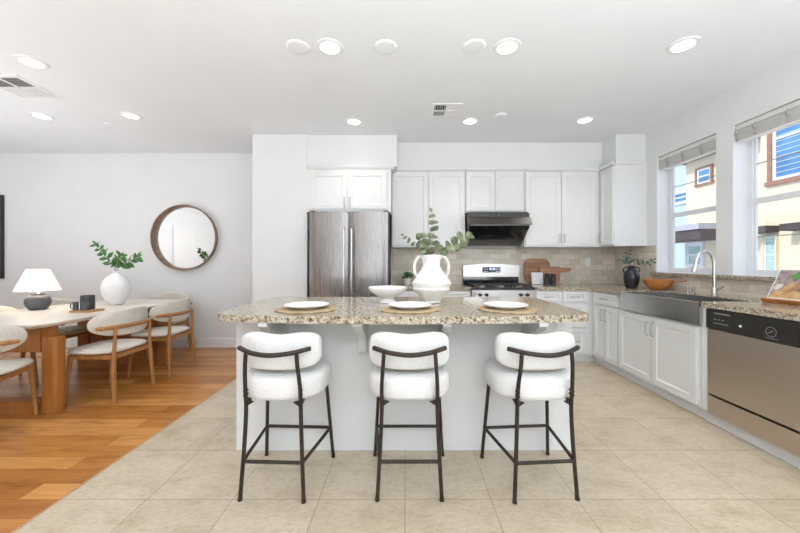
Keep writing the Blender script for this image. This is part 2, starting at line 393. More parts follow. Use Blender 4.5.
def blind(w, tapes, label):
    y0, y1 = w; t = thing('window_blind', label, 'blind', (XR+.045, (y0+y1)/2, WZ1), 0, None); h = (y1-y0)/2-.008
    finish('headrail', B(-.025, .03, -h, h, -.048, -.006), 'blind', t, bevel=.003)
    bm = nb()
    for k in range(14):
        z = -.055-k*.0068; dx = .002*math.sin(k*2.1)
        box(bm, -.027+dx, .027+dx, -h+.004, h-.004, z-.0045, z)
    finish('slat_stack', bm, 'blind', t)
    finish('bottom_rail', B(-.026, .026, -h+.004, h-.004, -.166, -.152), 'trimw', t, bevel=.003)
    for y in tapes:
        bm = nb(); tube(bm, smoothpath([(-.029, y, -.045), (-.036, y+.008, -.075), (-.03, y-.002, -.1), (-.036, y-.008, -.13), (-.029, y, -.15)], 4), .006, 6, flat=1.6)
        finish('ladder_tape', bm, 'tape', t)
blind(W1, (.24, .03, -.2), 'pale raised slatted blind at the top of the window nearer the corner cabinet')
blind(W2, (.35, .2, -.05, -.28), 'pale raised slatted blind at the top of the window above the dishwasher')

# ------------------------------------------------------------------ ceiling fittings
def downlight(x, y, label):
    t = thing('recessed_downlight', label, 'ceiling light', (x, y, ZC), 0, None)
    bm = nb(); lathe(bm, [(.068, -.002), (.072, -.010), (.096, -.006), (.10, -.001), (.10, 0), (.068, 0)], seg=40); finish('trim_ring', bm, 'trimw', t)
    bm = nb(); lathe(bm, [(0, -.004), (.069, -.004), (.069, -.001), (0, -.001)], seg=40); finish('lens', bm, 'lightdisc', t)
    l = light('downlight_lamp', 'AREA', (0, 0, -.013), (0, 0, 0), 1.9, (1, .975, .94), shape='DISK', size=.13, spread=math.radians(105)); l.parent = t
DL = [(-.557, 2.458, 'round recessed downlight between the two blank ceiling discs left of centre'), (.758, 2.458, 'round recessed downlight just right of the third blank ceiling disc'),
      (2.047, 2.436, 'round recessed downlight nearest the sink wall in the front row'), (-2.98, 2.642, 'round recessed downlight in front of the left ceiling vent'),
      (-3.967, 3.615, 'round recessed downlight behind the left ceiling vent, leftmost in the back row'), (-2.983, 3.602, 'round recessed downlight over the dining table beside the tiny ceiling sprinkler'),
      (-.579, 3.756, 'round recessed downlight in front of the refrigerator cabinet'), (.735, 3.742, 'round recessed downlight beside the small square vent in front of the range hood'),
      (2.02, 3.716, 'round recessed downlight near the corner upper cabinets')]
for a in DL: downlight(*a)
def disc(name, x, y, r, h, label, cat, grp=None):
    bm = nb(); lathe(bm, [(0, -h), (r*.8, -h), (r*.93, -h*.8), (r, -h*.25), (r, 0), (0, 0)], seg=36)
    o = finish(name, bm, 'ceiling', None, loc=(x, y, ZC)); tag(o, label, cat, grp)
disc('ceiling_speaker', -.795, 2.458, .085, .011, 'flat white blank disc on ceiling, leftmost of the three round discs', 'speaker', 'blank round discs on the ceiling')
disc('ceiling_speaker', -.141, 2.458, .085, .011, 'flat white blank disc on ceiling, middle one of the three round discs', 'speaker', 'blank round discs on the ceiling')
disc('ceiling_speaker', .512, 2.452, .085, .011, 'flat white blank disc on ceiling, rightmost of the three, beside a downlight', 'speaker', 'blank round discs on the ceiling')
disc('smoke_detector', 1.04, 3.59, .06, .02, 'small white smoke detector on ceiling right of the square vent', 'smoke detector')
disc('fire_sprinkler', -3.43, 3.82, .035, .01, 'tiny white sprinkler cover on ceiling above dining table', 'sprinkler')
def vent(x, y, s, label, dark=(0, 1)):
    t = thing('ceiling_vent', label, 'vent', (x, y, ZC))
    h = s/2; g = .018; bm = nb(); e = .03
    for a in ((-h, h, -h, -h+e), (-h, h, h-e, h), (-h, -h+e, -h+e, h-e), (h-e, h, -h+e, h-e), (-g/2, g/2, -h+e, h-e), (-h+e, h-e, -g/2, g/2)): box(bm, *a, -.008, 0)
    finish('frame', bm, 'trimw', t)
    finish('duct_shade_sheet', B(-h+e, h-e, -h+e, h-e, -.0015, -.0002), 'dark', t)  # near-black sheet stands for the shade inside the duct
    for i, (sx, sy) in enumerate(((-1, -1), (1, -1), (-1, 1), (1, 1))):
        bm = nb(); n = 5 if i in dark else 9; q = h-e-g/2
        for k in range(n):
            wd = 0 if i in dark else .009
            if (i in (0, 3)): c = sx*(g/2+q*(k+.5)/n); box(bm, c-.002-wd/2, c+.002+wd/2, min(sy*g/2, sy*(h-e)), max(sy*g/2, sy*(h-e)), -.004, -.002)
            else: c = sy*(g/2+q*(k+.5)/n); box(bm, min(sx*g/2, sx*(h-e)), max(sx*g/2, sx*(h-e)), c-.002-wd/2, c+.002+wd/2, -.004, -.002)
        finish('louver_bank', bm, 'trimw', t)
vent(.43, 3.48, .31, 'small square four way ceiling vent in front of the range hood', (0, 2))
vent(-3.52, 3.02, .40, 'square louvred ceiling vent over dining area at the left edge')

# ------------------------------------------------------------------ cabinets
def shaker(name, x0, x1, z0, z1, parent, m='cab', rail=.055, y=0):
    t = .02; bm = nb()
    if z1-z0 < .2: rail = .032
    box(bm, x0, x0+rail, y-t, y, z0, z1); box(bm, x1-rail, x1, y-t, y, z0, z1)
    box(bm, x0+rail, x1-rail, y-t, y, z0, z0+rail); box(bm, x0+rail, x1-rail, y-t, y, z1-rail, z1)
    # sloped inner moulding + field
    a, b, c, d = x0+rail, x1-rail, z0+rail, z1-rail; s = .010; yf = y-.010
    o = [bm.verts.new(p) for p in ((a, y-t, c), (b, y-t, c), (b, y-t, d), (a, y-t, d))]
    i = [bm.verts.new(p) for p in ((a+s, yf, c+s), (b-s, yf, c+s), (b-s, yf, d-s), (a+s, yf, d-s))]
    for k in range(4): bm.faces.new((o[k], o[(k+1) % 4], i[(k+1) % 4], i[k]))
    bm.faces.new(i)
    return finish(name, bm, m, parent, ang=20)
def handle(parent, x, z, L_=.11, vert=True, y=-.02):
    bm = nb(); h = L_/2
    if vert: tube(bm, smoothpath([(x, y, z-h), (x, y-.02, z-h+.004), (x, y-.028, z-h+.018), (x, y-.028, z+h-.018), (x, y-.02, z+h-.004), (x, y, z+h)], 3), .0045, 8)
    else: tube(bm, smoothpath([(x-h, y, z), (x-h+.004, y-.02, z), (x-h+.018, y-.028, z), (x+h-.018, y-.028, z), (x+h-.004, y-.02, z), (x+h, y, z)], 3), .0045, 8)
    return finish('handle', bm, 'handle', parent)
def carcass(t, w, d, z0, z1, y0=0):
    finish('body', B(0, w, y0, d, z0, z1), 'cab', t)
def upper(loc, rz, w, d, z0, z1, doors, label, handles, crown=True, cr=(.0, .0)):
    t = thing('wall_cabinet', label, 'cabinet', loc, rz)
    carcass(t, w, d, z0, z1)
    for (a, b), hs in zip(doors, handles):
        dr = shaker('door', a+.004, b-.004, z0+.02, z1-.03, t)
        if hs: handle(dr, (b-.028) if hs > 0 else (a+.028), z0+.115)
    if crown:
        bm = nb(); prism_x(bm, [(-.022, z1-.012), (-.030, z1-.008), (-.045, z1+.022), (-.045, z1+.03), (0.0, z1+.03), (0, z1-.012)], cr[0], w+cr[1]); finish('crown_moulding', bm, 'cab', t)
    return t
FY = 4.40
ZU0, ZU1 = 1.445, 2.465
upper((-.175, FY, 0), 0, .975, YB-FY, ZU0, ZU1, [(.005, .485), (.49, .97)], 'white two door upper cabinet between refrigerator and range hood', (1, -1))
upper((.805, FY, 0), 0, .775, YB-FY, 1.905, ZU1, [(.005, .385), (.39, .77)], 'short white two door upper cabinet directly above the range hood', (0, 0))
upper((1.585, FY, 0), 0, 1.012, YB-FY, ZU0, ZU1, [(.012, .485), (.49, .96)], 'white two door upper cabinet over the cutting boards', (1, -1))
# corner wall cabinet faces the room's left
upper((2.60, YB-.002, 0), -PI/2, YB-.002-4.10, XR-2.60, ZU0, ZU1, [(.33, .61)], 'white corner upper cabinet with a blank end panel beside the window', (-1,), cr=(.32, 0))
finish('end_moulding', prism(nb(), [(2.585, 4.10), (2.585, 4.085), (XR, 4.085), (XR, 4.10)], 2.452, 2.466), 'cab', None).name = 'trim_9'
bpy.data.objects['trim_9']['kind'] = 'structure'
# cabinet above the refrigerator
t = thing('wall_cabinet', 'deep white two door cabinet above the refrigerator', 'cabinet', (-1.222, 4.13, 0))
finish('body', B(0, 1.045, 0, YB-4.13, 1.87, 2.42), 'cab', t)
for (a, b), s in zip(((.055, .50), (.515, .99)), (1, -1)):
    d = shaker('door', a, b, 1.905, 2.375, t); handle(d, b-.028 if s > 0 else a+.028, 1.99, .12)
bm = nb(); prism_x(bm, [(-.004, 2.40), (-.014, 2.405), (-.034, 2.435), (-.034, 2.445), (0, 2.445), (0, 2.40)], 0, 1.09); box(bm, 1.045, 1.09, 0, .27, 2.42, 2.445); finish('crown_moulding', bm, 'cab', t)
finish('side_panel', B(1.03, 1.045, .0, YB-4.13, 0, 1.87), 'cab', t) if False else None

def base(loc, rz, w, d, label, rows, top=.893, toe=.09, te=(0, 0)):
    """rows: list of ('door'|'drawer', x0, x1, z0, z1, handle)"""
    t = thing('base_cabinet', label, 'cabinet', loc, rz)
    finish('body', B(0, w, 0, d, toe, top), 'cab', t)
    finish('toe_kick', B(te[0], w+te[1], .045, .06, 0, toe), 'trimw', t)
    for kind, a, b, z0, z1, h in rows:
        s = shaker(kind, a, b, z0, z1, t)
        if kind == 'drawer': handle(s, (a+b)/2, (z0+z1)/2, .11, False)
        elif h: handle(s, b-.03 if h > 0 else a+.03, z1-.11, .13)
    return t
BF = 4.11; D1 = YB-BF-.001
base((-.17, BF, 0), 0, .985, D1, 'white base cabinet behind the island between refrigerator and range', [('drawer', .01, .485, .75, .88, 0), ('drawer', .495, .975, .75, .88, 0), ('door', .01, .485, .11, .735, 1), ('door', .495, .975, .11, .735, -1)])
base((1.605, BF, 0), 0, .345, D1, 'white base cabinet with one drawer directly right of the range', [('drawer', .01, .335, .75, .88, 0), ('door', .01, .335, .11, .735, 1)])
base((1.95, BF, 0), 0, .38, D1, 'white three drawer base cabinet next to the inner corner', [('drawer', .01, .30, .75, .88, 0), ('drawer', .01, .30, .44, .735, 0), ('drawer', .01, .30, .11, .425, 0)], te=(0, .045))
RX = 2.33; D2 = XR-RX-.001
base((RX, 4.109, 0), -PI/2, .512, D2, 'white base cabinet with one drawer and two doors beside the sink', [('drawer', .05, .50, .75, .88, 0), ('door', .05, .27, .11, .735, 1), ('door', .28, .50, .11, .735, -1)], te=(-.045, 0))
base((RX, 3.595, 0), -PI/2, .99, D2, 'wide white two door base cabinet under the steel sink', [('door', .015, .485, .11, .725, 1), ('door', .495, .965, .11, .725, -1)], top=.74)
base((RX, 1.925, 0), -PI/2, .62, D2, 'white base cabinet on the near side of the dishwasher', [('drawer', .01, .61, .75, .88, 0), ('door', .01, .61, .11, .735, -1)])
struct('trim_8', B(RX, XR-.03, 2.545, 2.60, .09, .893), 'cab')

# worktops
bm = nb(); prism(bm, [(-.17, BF-.025), (.812, BF-.025), (.812, YB-.012), (-.17, YB-.012)], .893, .935); o = finish('kitchen_worktop', bm, 'granite', bevel=.008)
tag(o, 'short speckled granite worktop between refrigerator and range', 'countertop')
bm = nb(); ex = 2.305; SY0, SY1 = 2.575, 3.53
prism(bm, [(1.608, BF-.025), (ex, BF-.025), (ex, SY1), (2.77, SY1), (2.77, SY0), (ex, SY0), (ex, 1.30), (XR-.012, 1.30), (XR-.012, YB-.012), (1.608, YB-.012)], .893, .935)
o = finish('kitchen_worktop', bm, 'granite', bevel=.008)
tag(o, 'long corner granite worktop running from the range past the sink and dishwasher', 'countertop')

# ------------------------------------------------------------------ sink, faucet
t = thing('farmhouse_sink', 'stainless steel apron front sink below the window', 'sink', (2.29, 3.52, 0), -PI/2)
w, d = .935, .475
bm = nb(); z1 = .928
box(bm, 0, w, 0, .03, .752, z1)                       # apron
finish('apron', bm, 'steelh', t, bevel=.008)
bm = nb(); box(bm, 0, .02, .03, d, .76, z1); box(bm, w-.02, w, .03, d, .76, z1); box(bm, .02, w-.02, d-.02, d, .76, z1); box(bm, .02, w-.02, .03, d-.02, .76, .768)
finish('basin', bm, 'steelh', t)
t = thing('kitchen_faucet', 'tall chrome gooseneck faucet standing behind the sink', 'faucet', (2.86, 3.06, .935), 0)
bm = nb(); lathe(bm, [(0, 0), (.03, 0), (.03, .006), (.024, .012), (.022, .06), (.019, .075), (.0, .075)], seg=24); finish('base', bm, 'chrome', t)
bm = nb(); tube(bm, smoothpath([(0, 0, .07), (0, 0, .2), (-.004, 0, .31), (-.035, 0, .385), (-.085, 0, .41), (-.135, 0, .385), (-.162, 0, .335), (-.172, 0, .29)], 6), .0145, 14); finish('spout', bm, 'chrome', t)
bm = nb(); tube(bm, [(-.171, 0, .295), (-.178, 0, .26), (-.188, 0, .215)], .016, 14, r2=.022); finish('spray_head', bm, 'chrome', t)
bm = nb(); tube(bm, smoothpath([(0, -.015, .05), (.0, -.045, .06), (0, -.075, .075), (0, -.1, .095)], 4), .009, 10, r2=.006); finish('lever', bm, 'chrome', t)
for y, lb in ((3.36, 'chrome soap dispenser left of the faucet, nearer the wooden bowl'), (3.29, 'chrome air gap cap left of the faucet, nearer the faucet')):
    bm = nb(); lathe(bm, [(0, 0), (.018, 0), (.018, .006), (.013, .01), (.013, .05), (.015, .052), (.015, .062), (0, .064)], seg=20)
    o = finish('sink_fitting', bm, 'chrome', loc=(2.87, y, .935)); tag(o, lb, 'sink fitting')

# ------------------------------------------------------------------ dishwasher
t = thing('dishwasher', 'stainless steel dishwasher with black control panel', 'dishwasher', (RX-.012, 2.54, 0), -PI/2)
w = .607
finish('body', B(.004, w-.004, .03, .6, .09, .89), 'dark', t)
finish('door_panel', B(.004, w-.004, 0, .028, .245, .735), 'steelw', t, bevel=.004)
cp = finish('control_panel', B(.004, w-.004, -.01, .028, .742, .885), 'blackpl', t, bevel=.006)
finish('lower_panel', B(.004, w-.004, 0, .028, .092, .228), 'steelw', t, bevel=.004)
finish('toe_kick', B(-.058, w, .05, .065, 0, .09), 'trimw', t)
bm = nb(); box(bm, .07, .19, -.0125, -.01, .857, .865); finish('vent_slot', bm, 'handle', cp)
bm = nb()
for i in range(6): box(bm, .065+i*.02, .078+i*.02, -.0115, -.0099, .787, .790)
for i in range(3): box(bm, .07+i*.03, .085+i*.03, -.0115, -.0099, .815, .818)
finish('button_marks', bm, 'linen', cp)
bm = nb(); tube(bm, [(.265, -.008, .80), (.265, -.014, .80)], .009, 16); finish('start_button', bm, 'linen', cp)
bm = nb()
tube(bm, [(.455+.03*math.cos(a), -.011, .80+.03*math.sin(a)) for a in [i*PI/12 for i in range(25)]], .0015, 6, cap=False)
for a in (.6, 1.4, 2.2): box(bm, .43+.012*a, .44+.012*a, -.012, -.0099, .785+.008*a, .79+.008*a)
box(bm, .42, .495, -.012, -.0099, .758, .761)
finish('cycle_dial_print', bm, 'handle', cp)

# ------------------------------------------------------------------ range and hood
t = thing('gas_range', 'stainless gas range with black cooktop and raised back panel', 'range', (.818, 4.035, 0)); w = .784
finish('body', B(0, w, .03, .66, .0, .90), 'steelh', t)
finish('oven_door', B(.01, w-.01, 0, .029, .18, .77), 'steelh', t, bevel=.006)
finish('oven_window', B(.12, w-.12, -.003, 0, .32, .62), 'blackglass', t)
bm = nb(); tube(bm, [(.05, -.05, .73), (w-.05, -.05, .73)], .012, 12)
for x in (.07, w-.07): tube(bm, [(x, 0, .73), (x, -.05, .73)], .009, 8)
finish('oven_handle', bm, 'chrome', t)
finish('drawer', B(.01, w-.01, 0, .029, .03, .17), 'steelh', t, bevel=.006)
cpn = finish('control_panel', B(0, w, -.012, .03, .78, .898), 'steelh', t, bevel=.008)
for x in (.095, .175, .59, .67):
    bm = nb(); tube(bm, [(x, -.012, .845), (x, -.04, .845)], .021, 20, r2=.018); finish('knob', bm, 'iron', cpn)
finish('cooktop', B(0, w, .03, .60, .90, .925), 'iron', t, bevel=.004)
for gx in (.06, .30, .54):
    bm = nb(); gw = .20
    for yy in (.06, .56): tube(bm, [(gx, yy, .958), (gx+gw, yy, .958)], .007, 6)
    for xx in (gx, gx+gw/2, gx+gw): tube(bm, [(xx, .06, .958), (xx, .56, .958)], .007, 6)
    for yy in (.18, .31, .44): tube(bm, [(gx, yy, .958), (gx+gw, yy, .958)], .006, 6)
    for xx in (gx, gx+gw):
        for yy in (.06, .56): box(bm, xx-.007, xx+.007, yy-.007, yy+.007, .925, .96)
    finish('burner_grate', bm, 'iron', t)
    for yy in (.18, .44):
        bm = nb(); lathe(bm, [(0, .942), (.035, .942), (.04, .93), (.045, .925), (0, .925)], gx+gw/2, yy, seg=20); finish('burner', bm, 'handle', t)
bk = nb(); pts = [(0, 1.04), (0, 1.20)]
for i in range(13): u = i/12; pts.append((w*u, 1.195+.028*math.sin(PI*u)))
pts += [(w, 1.20), (w, 1.04)]
pp = []
for p in pts:
    if not pp or (abs(p[0]-pp[-1][0])+abs(p[1]-pp[-1][1])) > 1e-4: pp.append(p)
lo = [bk.verts.new((x, .61, z)) for x, z in pp]; hi = [bk.verts.new((x, .67, z)) for x, z in pp]; n = len(pp)
bk.faces.new(lo); bk.faces.new(hi[::-1])
for i in range(n): bk.faces.new((lo[i], lo[(i+1) % n], hi[(i+1) % n], hi[i]))
bgd = finish('backguard', bk, 'steelh', t, bevel=.005)
finish('backguard_base', B(.004, w-.004, .62, .67, .925, 1.04), 'blackglass', t)
dp = finish('display', B(.27, .52, .604, .61, 1.10, 1.175), 'blackglass', bgd, bevel=.002)
bm = nb()
for i, x in enumerate((.365, .385, .412, .432)): box(bm, x, x+.013, .602, .604, 1.135, 1.162)
for x in (.29, .31, .33, .46, .48, .50): box(bm, x, x+.01, .602, .604, 1.112, 1.12)
for x in (.29, .31, .33, .46, .48, .50): box(bm, x, x+.01, .602, .604, 1.145, 1.153)
finish('clock_digits', bm, 'ledblue', dp)

t = thing('range_hood', 'black glass slanted range hood above the gas range', 'range hood', (.81, 4.20, 0)); w = .77
finish('body', prism_x(nb(), [(.03, 1.885), (.03, 1.70), (.36, 1.475), (.515, 1.475), (.515, 1.90), (.20, 1.90)], .004, w-.004), 'blackpl', t)
finish('top_rail', B(0, w, 0, .19, 1.818, 1.868), 'blackpl', t, bevel=.004)
M['visor'] = noisy('bronze_grey_metal', (.055, .048, .043), (.085, .075, .068), 20, .35, .5)
bm = nb(); prism_x(bm, [(-.055, 1.722), (-.05, 1.714), (.028, 1.722), (.028, 1.812), (-.005, 1.812)], -.010, w+.018); finish('visor', bm, 'visor', t, bevel=.002)
bm = nb()
for i in range(26): box(bm, .02+i*.029, .034+i*.029, -.05, -.01, 1.706, 1.7145)
finish('intake_slots', bm, 'handle', t)
finish('glass_panel', prism_x(nb(), [(-.02, 1.70), (.325, 1.468), (.345, 1.468), (.0, 1.71)], 0, w), 'blackglass', t)
bm = nb(); tube(bm, [(w*.5, -.002, 1.842), (w*.5, .002, 1.842)], .008, 14); finish('badge', bm, 'tray', t)

# ------------------------------------------------------------------ refrigerator
t = thing('refrigerator', 'stainless steel french door refrigerator behind the island', 'refrigerator', (-1.145, 3.93, 0)); w = .945
finish('body', B(0, w, .075, .75, .03, 1.83), 'charcoal', t)
def curved_door(x0, x1, z0, z1, name):
    bm = nb(); pts = [(x0, .07)]
    for i in range(13):
        u = i/12; x = x0+(x1-x0)*u; e = .018*(1-(2*u-1)**2); c = .010*(1 if i in (0, 12) else 0); pts.append((x, .012-e*.6+c))
    pts.append((x1, .07)); prism(bm, pts, z0, z1); return finish(name, bm, 'steel', t)
dl = curved_door(.004, w/2-.004, .72, 1.845, 'door'); dr = curved_door(w/2+.004, w-.004, .72, 1.845, 'door'); curved_door(.004, w-.004, .06, .705, 'freezer_drawer')
for x, p in ((w/2-.045, dl), (w/2+.045, dr)):
    bm = nb(); tube(bm, smoothpath([(x, 0, .84), (x, -.04, .85), (x, -.052, .88), (x, -.055, 1.2), (x, -.052, 1.60), (x, -.04, 1.63), (x, 0, 1.64)], 4), .013, 12); finish('handle', bm, 'chrome', p)
bm = nb(); tube(bm, [(.08, -.055, .63), (w-.08, -.055, .63)], .013, 12)
for x in (.12, w-.12): tube(bm, [(x, .01, .63), (x, -.055, .63)], .01, 8)
finish('drawer_handle', bm, 'chrome', t)
bm = nb(); box(bm, .005, .06, .03, .12, 1.845, 1.862); box(bm, w-.06, w-.005, .03, .12, 1.845, 1.862); finish('hinge_cover', bm, 'charcoal', t)
bm = nb(); box(bm, .05, .10, .1, .7, 0, .03); box(bm, w-.10, w-.05, .1, .7, 0, .03); finish('foot_rail', bm, 'dark', t)

# ------------------------------------------------------------------ island
t = thing('kitchen_island', 'white panelled kitchen island base under the granite top', 'island', (0, 2.18, 0))
finish('body', B(-1.105, 1.10, 0, .67, 0, .893), 'island', t, bevel=.003)
finish('end_trim', B(-1.111, -1.105, 0, .67, 0, .893), 'island', t)
def corbel(x):
    bm = nb(); p = [(-.004, .893), (-.28, .893), (-.28, .868), (-.26, .862), (-.235, .835), (-.19, .818), (-.13, .80), (-.085, .765), (-.06, .715), (-.05, .67), (-.03, .645), (-.004, .64)]
    prism_x(bm, [(y+.004, z) for y, z in p], x-.026, x+.026)
    box(bm, x-.032, x+.032, -.012, 0, .625, .893)
    finish('corbel', bm, 'island', t, ang=50)
for x in (-.82, -.275, .245, .80): corbel(x)
# granite top: bowed front, rounded corners
pts = []
def arcp(cx, cy, r, a0, a1, n=8): return [(cx+r*math.cos(math.radians(a0+(a1-a0)*i/n)), cy+r*math.sin(math.radians(a0+(a1-a0)*i/n))) for i in range(n+1)]
XI = 1.15
front = []
for i in range(25):
    u = -1+2*i/24; front.append((u*1.045-(.025 if u > .9 else 0), 1.845+.075*u*u))
pts = front + arcp(1.005, 2.02, .10, -65, 0)[1:] + arcp(1.12-.16, 2.93-.16, .16, 0, 90) + arcp(-1.16+.16, 2.93-.16, .16, 90, 180) + arcp(-1.03, 2.02, .10, 180, 245)[:-1]
bm = prism(nb(), pts, .893, .935)
o = finish('island_worktop', bm, 'granite', bevel=.012, seg=3); tag(o, 'speckled granite island top with a bowed front edge', 'countertop')

# ------------------------------------------------------------------ bar stools
def make_stool(label):
    t = thing('bar_stool', label, 'stool', (0, 0, 0), 0, 'boucle counter stools along the island')
    def back_fn(q):
        q.y += .55*q.x*q.x/.45 - 0.0; q.z -= .014*math.exp(-(q.x/.09)**2)*(1 if q.z > 0 else .0); return q
    bm = nb(); superell(bm, .222, .052, .097, .55, .45, (0, -.135, .762), 48, 24, back_fn)
    finish('backrest', bm, 'boucle', t)
    def seat_fn(q):
        if q.z > 0: q.z -= .010*math.exp(-((q.x/.14)**2+(q.y/.14)**2))
        return q
    bm = nb(); superell(bm, .232, .215, .077, .72, .42, (0, .03, .567), 56, 24, seat_fn)
    finish('seat', bm, 'boucle', t)
    finish('seat_plate', prism(nb(), [(-.12, -.08), (.12, -.08), (.13, .15), (-.13, .15)], .482, .494), 'blackmetal', t)
    rr = .0105
    for s in (-1, 1):
        bm = nb(); tube(bm, smoothpath([(s*.168, -.205, .004), (s*.152, -.19, .30), (s*.146, -.186, .47), (s*.146, -.195, .58), (s*.138, -.212, .70), (s*.133, -.212, .772)], 6), rr, 10)
        lathe(bm, [(0, 0), (.0125, 0), (.0125, .012), (0, .012)], s*.168, -.205, 10)
        prism_x(bm, [(-.19, .515), (-.19, .485), (-.175, .485), (-.12, .505), (-.12, .515)], s*.146-.004, s*.146+.004)
        x0, x1 = sorted((s*.146, s*.105)); a = nb()
        for zz, dz in ((.515, 0),): 
            v = [bm.verts.new(p) for p in ((s*.148, -.187, .52), (s*.105, -.187, .506), (s*.148, -.187, .478), (s*.148, -.179, .52), (s*.105, -.179, .506), (s*.148, -.179, .478))]
            for q in ((0, 1, 2), (5, 4, 3), (0, 3, 4, 1), (1, 4, 5, 2), (2, 5, 3, 0)): bm.faces.new([v[k] for k in q])
        for zz in (.545, .565): tube(bm, [(s*.146, -.205, zz), (s*.146, -.175, zz)], .008, 8)
        a.free()
        finish('leg', bm, 'blackmetal', t)
        bm = nb(); tube(bm, [(s*.216, .198, .004), (s*.185, .15, .50)], rr, 10); lathe(bm, [(0, 0), (.0125, 0), (.0125, .012), (0, .012)], s*.216, .198, 10); finish('leg', bm, 'blackmetal', t)
    z = .197; A, C = .157, .205
    bm = nb()
    tube(bm, [(-A, -.195, z), (A, -.195, z)], .0095, 10); tube(bm, [(-C, .18, z), (C, .18, z)], .0095, 10)
    for s in (-1, 1): tube(bm, [(s*A, -.195, z), (s*C, .18, z)], .0095, 10)
    finish('footrest', bm, 'blackmetal', t)
    bm = nb(); tube(bm, smoothpath([(-.193, -.170, .786), (-.17, -.186, .783), (-.10, -.222, .772), (0, -.243, .766), (.10, -.222, .772), (.17, -.186, .783), (.193, -.170, .786)], 6), lambda u: .0125*(.75 if u < .01 or u > .99 else 1), 12)
    finish('back_rail', bm, 'blackmetal', t)
    return t
st = make_stool('white boucle counter stool in front of the left place setting, next to the wood floor')
st.location = (-.682, 1.920, 0); st.rotation_euler.z = math.radians(-2.5)
dup(st, (.024, 1.925, 0), 0, 'white boucle counter stool between the other two, in front of the middle plate')
dup(st, (.718, 1.920, 0), math.radians(4), 'white boucle counter stool in front of the right place setting, on the sink side')

# ------------------------------------------------------------------ island tableware
def plate_bm(r=.141):
    return lathe(nb(), [(0, .004), (.06, .004), (.065, 0), (.072, 0), (.075, .005), (r*.93, .016), (r, .024), (r*.985, .027), (r*.8, .018), (r*.6, .011), (0, .010)], seg=48)
PX = (-.632, .035, .655); PN = ('left', 'middle', 'right')
for i, x in enumerate(PX):
    ph = random.random()*6
    bm = nb(); lathe(bm, [(0, 0), (.182, 0), (.188, .004), (.184, .008), (0, .009)], seg=72, wob=lambda a, z, ph=ph: 1+.035*math.sin(2*a+ph)+.022*math.sin(5*a+2*ph)+.012*math.sin(11*a))
    o = finish('placemat', bm, 'woven', loc=(x, 2.125, .935)); tag(o, ['round woven placemat under the left plate, opposite the stool by the wood floor', 'round woven placemat under the middle plate beside the pedestal bowl', 'round woven placemat under the right plate, on the sink side'][i], 'placemat', 'woven placemats on the island')
    o = finish('dinner_plate', plate_bm(), 'ceramicw', loc=(x-.003, 2.145, .944)); tag(o, ['white dinner plate at the left end of the island', 'white dinner plate in front of the white pedestal bowl', 'white dinner plate at the right end of the island, in front of the range'][i], 'plate', 'plates on the island')
bm = lathe(nb(), [(0, 0), (.062, 0), (.066, .004), (.055, .016), (.046, .028), (.05, .036), (.10, .062), (.14, .095), (.148, .115), (.144, .118), (.135, .098), (.09, .066), (0, .046)], seg=48)
o = finish('pedestal_bowl', bm, 'ceramicw', loc=(-.132, 2.52, .935)); tag(o, 'white footed bowl on the island left of the tall vase', 'bowl')
def amph():
    t = thing('vase', 'large textured white two handled vase in the middle of the island', 'vase', (.20, 2.50, .935))
    pr = [(0, 0), (.062, 0), (.070, .006), (.067, .02), (.098, .055), (.128, .088), (.138, .098), (.141, .108), (.134, .118), (.137, .128), (.147, .14), (.148, .152), (.138, .165), (.125, .185), (.112, .205), (.098, .225), (.078, .25), (.066, .275), (.063, .295), (.067, .32), (.078, .345), (.082, .355), (.079, .36), (.07, .35), (.058, .32), (.055, .28), (.02, .25), (0, .25)]
    bm = lathe(nb(), pr, seg=56, wob=lambda a, z: 1+.012*math.sin(3*a+z*40)+.008*math.sin(7*a-z*25)); finish('body', bm, 'ceramicmatt', t)
    for s in (-1, 1):
        bm = nb(); tube(bm, smoothpath([(s*.07, 0, .345), (s*.095, 0, .345), (s*.122, 0, .31), (s*.13, 0, .26), (s*.12, 0, .215), (s*.105, 0, .20)], 5), .0115, 10, flat=1.3); finish('handle', bm, 'ceramicmatt', t)
amph()

# leaves
def leaf(bm, p, d, nrm, L_, Wd, mi=0, round_=True, cup=.15):
    d = d.normalized(); s = d.cross(nrm).normalized(); nrm = s.cross(d).normalized(); n = 7
    mid = []; le = []; ri = []
    for i in range(n+1):
        u = i/n
        wv = (math.sin(PI*u)**(.55 if round_ else .8))*Wd*(1 if round_ else (1.1-.35*u))/2
        c = p+d*(L_*u)+nrm*(-L_*cup*u*u)
        mid.append(bm.verts.new(c))
        if 0 < i < n:
            le.append(bm.verts.new(c+s*wv+nrm*wv*.25)); ri.append(bm.verts.new(c-s*wv+nrm*wv*.25))
        else: le.append(mid[-1]); ri.append(mid[-1])
    for i in range(n):
        for side in (le, ri):
            q = []
            for v in ((mid[i], mid[i+1], side[i+1], side[i]) if side is le else (mid[i], side[i], side[i+1], mid[i+1])):
                if v not in q: q.append(v)
            if len(q) >= 3: bm.faces.new(q)
